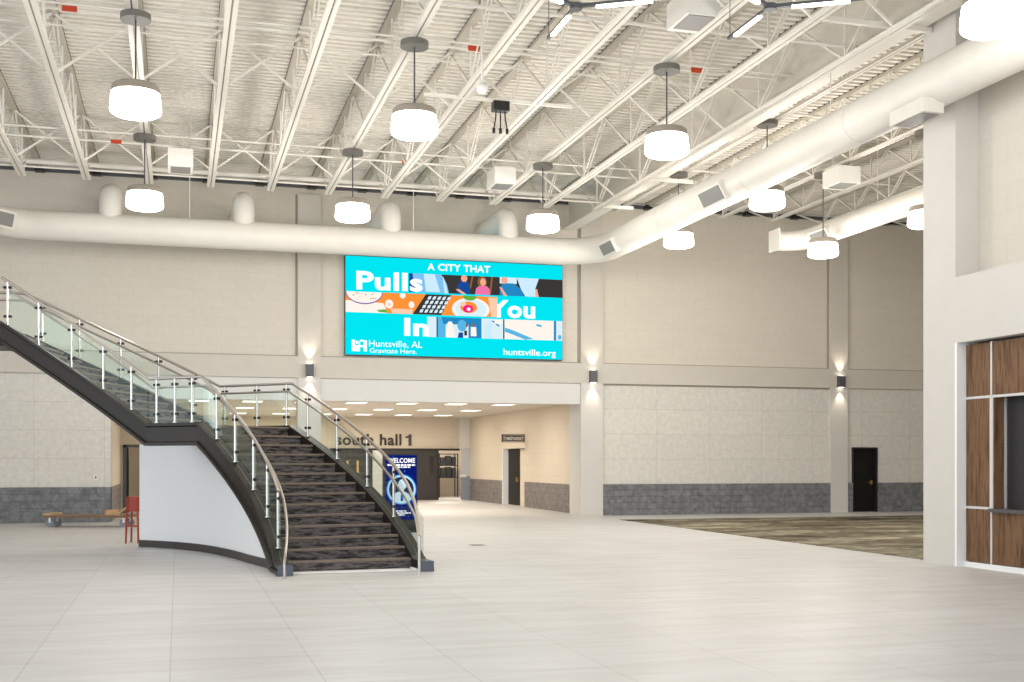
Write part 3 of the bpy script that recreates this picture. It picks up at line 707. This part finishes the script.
# strut bar with a cord box
s_ = tag(MB().box(4.55, 7.55, 22.27, 22.33, 8.74, 8.80).build('strut_bar', M['steel']), 'long white strut bar under the joists carrying the black cord box', 'bar')
t = thing('cord_box', 'small black box with three hanging black cords under a white strut bar', 'electrical box', (6.08, 22.3, 8.6))
MB().box(5.92, 6.24, 22.2, 22.4, 8.56, 8.745).build('box_body', M['black'], t)
for dx in (-0.09, 0, 0.09):
    c_ = MB().tube([(6.08+dx, 22.3, 8.57), (6.08+dx*1.1, 22.3, 8.40), (6.08+dx*1.5, 22.3, 8.22)], 0.014, 6).build('cord', M['black'], t)
    MB().cyl((6.08+dx*1.5, 22.3, 0), 0.03, 8.13, 8.23, 10).build('plug', M['black'], c_)
for (x0, x1, y, z, lb) in ((11.31, 12.5, 27.4, 8.72, 'short white strut bar below the girder, nearer of two'), (11.31, 12.2, 30.7, 8.72, 'short white strut bar below the girder, farther of two'), (9.9, 12.16, 17.15, 8.9, 'white strut bar fixed to the top of the right wall corner')):
    tag(MB().box(x0, x1, y-0.04, y+0.04, z, z+0.08).build('strut_bar', M['steel']), lb, 'bar')
t = thing('dome_camera', 'white globe camera on a long white rod under the roof', 'camera', (5.12, 20.0, 8.2))
MB().lathe([(0.001, -0.09), (0.05, -0.085), (0.085, -0.05), (0.1, 0.0), (0.095, 0.05), (0.06, 0.08), (0.001, 0.085)], (5.12, 20.0, 8.23), 20).build('camera_dome', M['white_plastic'], t)
MB().cyl((5.12, 20.0, 0), 0.02, 8.31, 9.98, 8).build('rod', M['white_plastic'], t)

# ------------------------------------------------------------------ wall sconces
for (x, lb) in ((3.74, 'dark box sconce on the pilaster left of the white header, below the big screen'), (12.60, 'dark box sconce on the pilaster right of the hall entrance'), (21.42, 'dark box sconce on the far pilaster beside the back door')):
    t = thing('wall_sconce', lb, 'lamp', (x, YB-0.1, 4.2), 'up and down wall sconces')
    MB().box(x-0.11, x+0.11, YB-0.20, YB-0.02, 4.20, 4.58).build('sconce_body', M['fixture'], t)
    MB().box(x-0.08, x+0.08, YB-0.17, YB-0.05, 4.58, 4.586).build('lens', M['glow'], t)
    MB().box(x-0.08, x+0.08, YB-0.17, YB-0.05, 4.194, 4.20).build('lens', M['glow'], t)
    for z, rx in ((4.60, PI), (4.18, 0.0)):
        li = bpy.data.lights.new('sconce_spot', 'SPOT'); li.energy = 45; li.color = (1, 0.88, 0.70); li.spot_size = math.radians(75); li.spot_blend = 0.9; li.shadow_soft_size = 0.03
        lo = bpy.data.objects.new('sconce_spot', li); COL.objects.link(lo); lo.location = (x, YB-0.14, z); lo.rotation_euler = (rx, 0, 0)

# ------------------------------------------------------------------ LED display
SX0, SX1, SZ0, SZ1, SY = 4.78, 11.60, 4.88, 7.86, YB-0.02
scr = thing('led_display', 'huge cyan LED advertising screen high on the back wall', 'screen', ((SX0+SX1)/2, SY, SZ0))
MB().box(SX0, SX1, SY-0.04, SY+0.13, SZ0, SZ1).build('screen_cabinet', M['black'], scr)
def fx(f): return SX0+(SX1-SX0)*f
def fz(f): return SZ1-(SZ1-SZ0)*f
W_, H_ = SX1-SX0, SZ1-SZ0
MB().poly([(SX0+.02, SY-0.042, SZ0+.02), (SX1-.01, SY-0.042, SZ0+.02), (SX1-.01, SY-0.042, SZ1-.02), (SX0+.02, SY-0.042, SZ1-.02)]).build('picture', M['cyan'], scr)
class Strip:
    def __init__(self, y): self.mb = MB(); self.m = []; self.y = y; self.k = 0
    def idx(self, k):
        if M[k] not in self.m: self.m.append(M[k])
        return self.m.index(M[k])
    def poly(self, k, *p):
        self.k += 1; self.mb.poly([(fx(a), self.y-self.k*0.0004, fz(b)) for a, b in p], self.idx(k)); return self
    def rect(self, k, a0, a1, b0, b1): return self.poly(k, (a0, b1), (a1, b1), (a1, b0), (a0, b0))
    def disc(self, k, a, b, r, ry=None, lo=None, hi=None, n=20):
        ry = ry or r
        q = [(a+r*H_/W_*math.cos(2*PI*i/n), b+ry*math.sin(2*PI*i/n)) for i in range(n)]
        if lo is not None: q = [(x, max(lo, min(hi, y))) for x, y in q]
        q = [(max(0.004, x), y) for x, y in q]
        return self.poly(k, *q)
    def build(self): return self.mb.build('picture_strip', self.m, scr)
L0, L1 = 0.155, 0.345
s = Strip(SY-0.045).rect('charcoal', 0.284, 0.999, L0, L1)
s.poly('jean', (0.285, L0), (0.43, L0), (0.455, 0.25), (0.465, L1), (0.285, L1)).poly('jeanlight', (0.35, L0), (0.40, L0), (0.425, L1-.01), (0.36, L1-.01)).poly('navy', (0.284, L0), (0.30, L0), (0.31, L1), (0.284, L1))
s.poly('jeanlight', (0.436, 0.17), (0.447, 0.22), (0.46, L1), (0.445, L1))
s.poly('navy', (0.50, L1), (0.505, 0.25), (0.525, 0.20), (0.55, 0.21), (0.56, 0.27), (0.562, L1)).disc('skin', 0.535, 0.185, 0.034, 0.036, L0, L1).poly('skin', (0.495, 0.30), (0.51, 0.295), (0.545, L1), (0.525, L1))
s.poly('brown', (0.57, L0), (0.578, L0), (0.565, 0.30), (0.56, 0.26)).poly('brown', (0.66, L0), (0.668, L0), (0.66, L1-.01), (0.65, L1-.01))
s.disc('brown', 0.618, 0.215, 0.05, 0.06, L0, L1).disc('skin', 0.622, 0.215, 0.03, 0.04, L0, L1).poly('pink', (0.585, L1), (0.59, 0.28), (0.605, 0.255), (0.64, 0.255), (0.653, 0.285), (0.655, L1))
s.rect('pale', 0.70, 0.78, L0, 0.22).poly('steelblue', (0.70, L1), (0.702, 0.25), (0.72, 0.215), (0.765, 0.215), (0.80, 0.27), (0.815, L1)).disc('skin', 0.722, 0.185, 0.035, 0.036, L0, L1).poly('skin', (0.698, 0.26), (0.708, 0.26), (0.735, L1), (0.718, L1))
s.poly('jeanlight', (0.78, L0), (0.885, L0), (0.868, 0.26), (0.872, L1), (0.82, L1), (0.80, 0.27)).poly('skin', (0.868, 0.27), (0.876, 0.26), (0.885, L1), (0.868, L1))
s.build()
L0, L1 = 0.362, 0.57
s = Strip(SY-0.045).rect('orange', 0.003, 0.688, L0, L1)
s.poly('cream', (0.003, 0.45), (0.17, 0.47), (0.19, L1), (0.003, L1)).disc('purple', 0.085, L0, 0.19, 0.125, L0, L1, 28).disc('cream', 0.085, L0, 0.18, 0.112, L0, L1, 28)
for i in range(12):
    a_ = 0.03+0.115*random.random(); b_ = 0.37+0.07*random.random(); s.disc(('orange', 'peach', 'green')[i % 3], a_, b_, 0.008, 0.007, L0, L1, 8)
s.disc('cream', 0.195, 0.475, 0.042, 0.045, L0, L1).disc('peach', 0.195, 0.48, 0.015, 0.015, L0, L1).disc('cream', 0.255, 0.385, 0.03, 0.03, L0, L1).disc('cream', 0.295, 0.475, 0.03, 0.035, L0, L1)
s.poly('green', (0.14, 0.54), (0.18, 0.53), (0.19, L1-.005), (0.15, 0.56)).poly('peach', (0.20, 0.52), (0.30, 0.52), (0.30, L1), (0.21, L1))
s.poly('charcoal', (0.36, L0), (0.475, L0), (0.43, L1), (0.30, L1))
for i in range(5):
    for j in range(4):
        a_ = 0.372+0.022*i-0.012*j; b_ = 0.385+0.045*j; s.poly('pale', (a_, b_), (a_+0.014, b_-.008), (a_+0.008, b_+0.028), (a_-0.006, b_+0.03))
s.disc('cream', 0.565, 0.50, 0.20, 0.12, L0, L1, 28).disc('pale', 0.565, 0.50, 0.165, 0.10, L0, L1, 28).disc('green', 0.56, 0.375, 0.07, 0.035, L0, L1).disc('orange', 0.555, 0.48, 0.09, 0.06, L0, L1).disc('peach', 0.53, 0.45, 0.03, 0.025, L0, L1).disc('magenta', 0.552, 0.495, 0.055, 0.04, L0, L1).disc('cream', 0.555, 0.50, 0.02, 0.018, L0, L1)
s.poly('peach', (0.645, L0+.01), (0.688, L0+.01), (0.688, L1), (0.66, L1))
s.build()
L0, L1 = 0.59, 0.795
s = Strip(SY-0.045).rect('pale', 0.366, 0.999, L0, L1)
s.rect('skyblue', 0.41, 0.45, L0, L1).rect('navy', 0.408, 0.414, L0, L1).poly('steelblue', (0.43, L0), (0.60, L0), (0.61, 0.66), (0.44, 0.66)).rect('steelblue', 0.555, 0.615, L0, L1)
s.disc('cream', 0.47, 0.66, 0.03, 0.03).poly('cream', (0.45, L1), (0.455, 0.69), (0.485, 0.69), (0.495, L1)).disc('skyblue', 0.525, 0.67, 0.05, 0.06).poly('navy', (0.505, L1), (0.51, 0.74), (0.53, 0.74), (0.53, L1)).disc('brown', 0.547, 0.665, 0.014, 0.016).disc('brown', 0.577, 0.655, 0.014, 0.016).poly('cream', (0.565, L1-.02), (0.565, 0.68), (0.59, 0.68), (0.592, L1-.02)).rect('charcoal', 0.535, 0.548, 0.72, 0.77)
s.poly('steelblue', (0.66, 0.61), (0.675, 0.61), (0.70, 0.66), (0.695, 0.67)).poly('jeanlight', (0.63, 0.64), (0.66, 0.62), (0.66, L1), (0.63, L1)).rect('cream', 0.675, 0.712, L0+.01, 0.64)
s.rect('charcoal', 0.716, 0.722, L0, L1).poly('cream', (0.724, L0), (0.955, L0), (0.955, L1), (0.724, L1)).poly('skyblue', (0.724, 0.675), (0.76, 0.70), (0.86, L1-.01), (0.82, L1), (0.76, 0.745), (0.724, 0.72)).poly('skyblue', (0.875, 0.625), (0.90, 0.64), (0.898, 0.66), (0.872, 0.65))
s.rect('steelblue', 0.957, 0.968, L0, L1).disc('skyblue', 0.985, 0.76, 0.02, 0.025)
s.build()
def scr_text(body, a0, a1, b0, b1, bold, name='lettering'):
    return text_part(name, body, fx(a0), fx(a1), fz(b1), fz(b0), SY-0.062, M['scr_white'], scr, bold, depth=0.004)
scr_text('A CITY THAT', 0.366, 0.655, 0.045, 0.118, 0.024)
scr_text('Pulls', 0.05, 0.345, 0.155, 0.342, 0.034)
scr_text('You', 0.647, 0.867, 0.392, 0.575, 0.036)
scr_text('In', 0.262, 0.372, 0.61, 0.79, 0.04)
scr_text('Huntsville, AL', 0.106, 0.343, 0.845, 0.92, 0.0)
scr_text('Gravitate Here.', 0.109, 0.318, 0.925, 0.972, 0.0)
scr_text('huntsville.org', 0.717, 0.966, 0.895, 0.98, 0.008)
lg = MB()
def lr(a0, a1, b0, b1): lg.poly([(fx(a0), SY-0.062, fz(b1)), (fx(a1), SY-0.062, fz(b1)), (fx(a1), SY-0.062, fz(b0)), (fx(a0), SY-0.062, fz(b0))])
lr(0.030, 0.044, 0.845, 0.96); lr(0.044, 0.060, 0.90, 0.96); lr(0.060, 0.066, 0.86, 0.96); lr(0.066, 0.082, 0.90, 0.918); lr(0.082, 0.096, 0.85, 0.96); lr(0.066, 0.082, 0.845, 0.862); lr(0.048, 0.056, 0.855, 0.885)
lg.build('logo', M['scr_white'], scr)

# ------------------------------------------------------------------ hall furnishings
t = thing('wall_lettering', 'large dark words south hall 1 on the cream wall above the hall doors', 'sign', (8.3, 51.48, 2.4))
text_part('lettering', 'south hall', 6.62, 9.50, 2.42, 2.92, 51.46, M['letter'], t, 0.022, depth=0.04)
MB().rings([[(9.82, y, 2.42), (9.95, y, 2.42), (9.95, y, 2.92), (9.86, y, 2.92), (9.80, y, 2.85), (9.69, y, 2.82), (9.69, y, 2.74), (9.82, y, 2.76)] for y in (51.46, 51.5)]).build('lettering', M['letter'], t)
t = thing('restroom_sign', 'small brown restrooms sign over the doorway in the hall', 'sign', (12.1, 42.6, 2.43))
MB().box(11.66, 12.56, 42.57, 42.63, 2.43, 2.74).build('sign_board', M['sign_brown'], t)
MB().box(11.70, 12.52, 42.562, 42.571, 2.455, 2.47).box(11.70, 12.52, 42.562, 42.571, 2.70, 2.715).build('sign_border', M['sign_white'], t)
text_part('lettering', 'restrooms', 11.80, 12.42, 2.51, 2.66, 42.565, M['sign_white'], t, 0.03, depth=0.004)
ar = MB()
for x in (11.745, 12.475):
    ar.poly([(x-0.03, 42.566, 2.61), (x+0.03, 42.566, 2.61), (x, 42.566, 2.67)]).poly([(x-0.01, 42.566, 2.5), (x+0.01, 42.566, 2.5), (x+0.01, 42.566, 2.61), (x-0.01, 42.566, 2.61)])
ar.build('arrow', M['sign_white'], t)
# recessed ceiling lights
rowname = ['nearest', 'middle', 'farthest']
for j, y in enumerate((38.7, 43.4, 48.2)):
    for i in range(7):
        x = 0.64+1.67*i
        if y > 40.5 and x < 1.0: continue
        t = thing('ceiling_light', 'glowing rectangular ceiling light in the %s hall row, %s from the left' % (rowname[j], ordn[i]), 'lamp', (x, y, 3.64), 'recessed hall ceiling lights')
        MB().box(x-0.34, x+0.34, y-0.46, y+0.46, 3.635, 3.662).build('light_frame', M['white_plastic'], t)
        MB().box(x-0.30, x+0.30, y-0.42, y+0.42, 3.628, 3.636).build('diffuser', M['troffer'], t)
# storage rack seen through the open door
t = thing('storage_rack', 'black loaded rack seen through the open door at the end of the hall', 'rack', (11.9, 55.5, 0))
fr = MB()
for x in (11.1, 12.0, 12.9):
    for y in (55.2, 55.8): fr.box(x, x+0.05, y, y+0.05, 0, 2.1)
for z in (0.92, 1.5, 2.05): fr.box(11.1, 12.95, 55.2, 55.85, z, z+0.04)
fr.build('rack_frame', M['black'], t)
for x in (11.2, 11.45, 11.7, 12.1, 12.4, 12.65):
    for z, h in ((0.96, 0.5), (1.54, 0.46)):
        MB().box(x, x+0.2, 55.25, 55.75, z, z+h*(0.8+0.2*random.random())).build('black_case', M['black'], t)
# welcome kiosk
KX, KY = 5.19, 28.15
t = thing('display_kiosk', 'tall blue welcome display kiosk standing behind the right stair railing', 'kiosk', (KX, KY, 0))
MB().box(KX-0.44, KX+0.40, KY, KY+0.09, 0.04, 1.90).build('kiosk_body', M['black'], t)
MB().box(KX-0.46, KX+0.42, KY-0.2, KY+0.35, 0, 0.04).build('kiosk_base', M['black'], t)
kx = lambda f: KX-0.38+0.76*f
kz = lambda f: 1.86-1.56*f
km = MB(); kk = 0
def kp(mi, pts):
    global kk; kk += 1; km.poly([(kx(a), KY-0.003-kk*0.0005, kz(b)) for a, b in pts], mi)
KM = [M['kblue'], M['kmid'], M['kglow'], M['kpale'], M['kdark'], M['scr_white']]
kp(0, [(0, 1), (1, 1), (1, 0), (0, 0)])
def kd(mi, a, b, r, n=28, sy=1.0): kp(mi, [(a+r*math.cos(2*PI*i/n), b+sy*r*0.76/1.56*math.sin(2*PI*i/n)) for i in range(n)])
for i in range(46): kd(random.choice((1, 1, 2)), random.uniform(0.04, 0.96), random.uniform(0.02, 0.98), random.uniform(0.006, 0.03), 6)
kd(1, 0.5, 0.53, 0.50); kd(2, 0.5, 0.53, 0.47); kd(3, 0.5, 0.53, 0.435); kd(4, 0.5, 0.53, 0.40)
kp(3, [(0.20, 0.66), (0.26, 0.60), (0.40, 0.565), (0.60, 0.565), (0.74, 0.60), (0.80, 0.66), (0.66, 0.715), (0.5, 0.725), (0.34, 0.715)])
kp(3, [(0.44, 0.57), (0.44, 0.48), (0.58, 0.48), (0.58, 0.57)]); kd(4, 0.52, 0.42, 0.175, sy=1.0); kd(3, 0.53, 0.455, 0.135, sy=1.25)
kp(1, [(0.48, 0.61), (0.54, 0.61), (0.56, 0.70), (0.51, 0.715), (0.47, 0.70)])
km.build('kiosk_screen', KM, t)
text_part('lettering', 'WELCOME', kx(0.06), kx(0.94), kz(0.12), kz(0.045), KY-0.03, M['scr_white'], t, 0.03, depth=0.003)
for a0, a1, b0, b1 in ((0.05, 0.95, 0.14, 0.165), (0.22, 0.78, 0.175, 0.195), (0.32, 0.66, 0.855, 0.872), (0.22, 0.8, 0.885, 0.905), (0.4, 0.6, 0.915, 0.935)):
    q = MB(); x = a0
    while x < a1:
        w = random.uniform(0.05, 0.14); q.poly([(kx(x), KY-0.03, kz(b1)), (kx(min(a1, x+w)), KY-0.03, kz(b1)), (kx(min(a1, x+w)), KY-0.03, kz(b0)), (kx(x), KY-0.03, kz(b0))]); x += w+0.02
    q.build('small_print', M['scr_white'], t)

# ------------------------------------------------------------------ cart, stand and small things at left
ca, cb_ = Vector((-3.37, 32.75)), Vector((-1.25, 32.15)); cd = (cb_-ca).normalized(); cn = Vector((-cd.y, cd.x))
def cp(a, b, z): return (ca.x+cd.x*a+cn.x*b, ca.y+cd.y*a+cn.y*b, z)
CL = (cb_-ca).length
t = thing('platform_dolly', 'low flat wooden dolly on grey castors against the left back wall', 'dolly', cp(CL/2, 0.35, 0))
MB().prism([cp(0, 0, 0)[:2], cp(CL, 0, 0)[:2], cp(CL, 0.75, 0)[:2], cp(0, 0.75, 0)[:2]], 0.25, 0.31).build('deck', M['wood_dark'], t)
MB().prism([cp(0, 0, 0)[:2], cp(0.22, 0, 0)[:2], cp(0.22, 0.75, 0)[:2], cp(0, 0.75, 0)[:2]], 0.31, 0.36).build('end_board', M['wood_raw'], t)
for a_ in (0.14, CL-0.14):
    for b_ in (0.1, 0.64):
        f_ = MB().bar(cp(a_, b_, 0.25), cp(a_, b_, 0.12), 0.05, 0.09).build('castor_fork', M['alu'], t)
        c0 = Vector(cp(a_, b_-0.03, 0.105)); c1 = Vector(cp(a_, b_+0.03, 0.105))
        MB().tube([c0, c1], 0.105, 20).build('wheel', M['castor'], f_)
T = Matrix.Translation(Vector(cp(1.72, 0.2, 0.31))) @ Matrix.Rotation(0.5, 4, 'Z')
tag(MB().box(-0.17, 0.17, -0.06, 0.06, 0, 0.14, T=T).build('wood_block', M['wood_raw']), 'short raw pine block lying on the wooden dolly', 'wood block')
tag(MB().bar(cp(1.92, 0.05, 0.33), cp(2.35, -0.1, 0.62), 0.07, 0.04).bar(cp(1.88, 0.06, 0.33), cp(2.0, 0.03, 0.33), 0.09, 0.04).build('timber_offcut', M['wood_raw']), 'thin timber offcut leaning from the dolly to the red stand', 'timber')
sx, sy = -0.88, 25.95; ux, uy = math.cos(-YAW), math.sin(-YAW)
def sp_(a, b, z): return (sx+ux*a-uy*b, sy+uy*a+ux*b, z)
t = thing('red_stand', 'red metal stand with thin legs at the end of the white curved wall', 'stand', (sx, sy, 0))
MB().prism([sp_(-0.10, -0.14, 0)[:2], sp_(0.16, -0.14, 0)[:2], sp_(0.16, 0.16, 0)[:2], sp_(-0.10, 0.16, 0)[:2]], 0.66, 0.97).build('apron', M['red'], t)
for a_ in (-0.11, 0.13):
    for b_ in (-0.15, 0.16): MB().bar(sp_(a_*0.85, b_, 0.97), sp_(a_*1.1, b_*1.15, 0), 0.03, 0.03).build('leg', M['red'], t)
MB().bar(sp_(-0.12, -0.16, 0.36), sp_(0.14, -0.16, 0.36), 0.025, 0.035).build('crossbar', M['red'], t)
t = thing('upright_pole', 'pale pole with a black head rising behind the red stand', 'pole', sp_(0.02, 0.45, 0))
MB().bar(sp_(0.0, 0.45, 0), sp_(0.03, 0.45, 1.2), 0.03, 0.03).build('pole_shaft', M['wood_raw'], t)
MB().bar(sp_(0.03, 0.45, 1.14), sp_(0.035, 0.45, 1.44), 0.09, 0.05).build('pole_head', M['black'], t)
t = thing('wall_outlet', 'small white outlet plate on the left back wall above the dark blocks', 'outlet', (-2.23, YB+0.07, 1.2))
MB().box(-2.29, -2.17, YB+0.055, YB+0.082, 1.19, 1.33).build('cover_plate', M['white_plastic'], t)
MB().box(-2.25, -2.21, YB+0.05, YB+0.056, 1.23, 1.29).build('socket', M['fixture'], t)
fb = thing('floor_box', 'small dark flush floor outlet cover on the pale tiles', 'outlet cover', (6.0, 23.3, 0))
MB().box(5.72, 6.02, 23.2, 23.5, 0, 0.006).build('cover', M['cap'], fb)
MB().box(5.76, 5.98, 23.24, 23.46, 0.006, 0.009).build('lid', M['fixture'], fb)

# ------------------------------------------------------------------ walnut front with serving window
XW = 12.325; WT = 3.60
wf = thing('walnut_cladding', 'walnut brown panelled counter front set into the right wall', 'panelling', (XW, 14, 0.085))
def yw(px):   # distance along the wall where a sight line at this bearing meets the cladding face
    u = (px-512)/1180; k = (u*math.cos(YAW)+math.sin(YAW))/(math.cos(YAW)-u*math.sin(YAW)); return XW/k
y1, y2 = 16.45, yw(991.5); y3 = 9.6
ZM1, ZM2 = 2.73, 0.965
yo = y2-0.045; yo_end = 12.2
for (a, b, z0, z1) in ((y2, y1, ZM1, WT), (y2, y1, ZM2, ZM1), (y2, y1, 0.085, ZM2), (yo_end, y2, ZM1, WT), (yo_end, y2, 0.085, ZM2), (y3, yo_end, 0.085, WT)):
    MB().box(XW, XW+0.07, a+0.015, b-0.015, z0+0.012, z1-0.012).build('panel', M['walnut'], wf)
tr = MB()
for (a, b, z) in ((y2, y1, ZM1), (y2, y1, ZM2), (yo_end, y2, ZM1)): tr.box(XW-0.008, XW+0.06, a, b, z-0.02, z+0.02)
for (y, z0, z1) in ((y2, 0.085, ZM2), (y2, ZM1, WT)): tr.box(XW-0.008, XW+0.06, y-0.018, y+0.018, z0, z1)
tr.box(XW-0.012, XW+0.06, y2-0.045, y2+0.03, ZM2, ZM1)
tr.build('metal_strip', M['alu'], wf)
sw = thing('serving_window', 'dark roller shutter serving window in the walnut counter front', 'serving window', (XW, 14, 0.9))
MB().box(XW+0.22, XW+0.25, yo_end, yo, 0.95, ZM1).build('roller_shutter', M['shutter'], sw)
sl = MB()
for k in range(34): sl.box(XW+0.208, XW+0.22, yo_end, yo, 0.97+k*0.052, 0.97+k*0.052+0.034)
sl.build('shutter_slats', M['shutter'], sw)
MB().box(XW+0.0, XW+0.22, yo-0.02, yo, 0.95, ZM1).build('walnut_reveal', M['walnut'], sw)
MB().box(XW+0.185, XW+0.22, yo-0.05, yo-0.02, 0.95, ZM1-0.02).build('guide_rail', M['alu'], sw)
MB().box(XW-0.07, XW+0.22, yo_end-0.1, y2+0.0, 0.91, 0.965).build('counter_ledge', M['stone'], sw)

# ------------------------------------------------------------------ light
w = bpy.data.worlds.new('daylight'); sc.world = w; w.use_nodes = True
bg = w.node_tree.nodes['Background']; bg.inputs[0].default_value = (0.90, 0.955, 1.0, 1); bg.inputs[1].default_value = 2.3
def point(x, y, z, e, col=(1, 0.945, 0.865), r=0.38):
    li = bpy.data.lights.new('lamp_glow', 'POINT'); li.energy = e; li.color = col; li.shadow_soft_size = r
    lo = bpy.data.objects.new('lamp_glow', li); COL.objects.link(lo); lo.location = (x, y, z)
for a_ in lamps: point(a_[0], a_[1], a_[2]-(1.2 if a_[0] > 12 else 0.62), (285 if a_[0] > 12 else 280) if a_[1] > 22 else 160)
for x in (-0.69, 3.81): point(x, 12.3, 6.78, 110)
for y in (39, 44, 48.5):
    li = bpy.data.lights.new('hall_glow', 'AREA'); li.shape = 'RECTANGLE'; li.size = 10; li.size_y = 2; li.energy = 290; li.color = (1, 0.91, 0.78)
    lo = bpy.data.objects.new('hall_glow', li); COL.objects.link(lo); lo.location = (6.2, y, 3.6)
point(11.8, 53.6, 3.2, 260, r=0.2); point(-0.6, 42.6, 2.4, 12, r=0.1)
sc.view_settings.view_transform = 'Standard'
sc.view_settings.exposure = 0.0
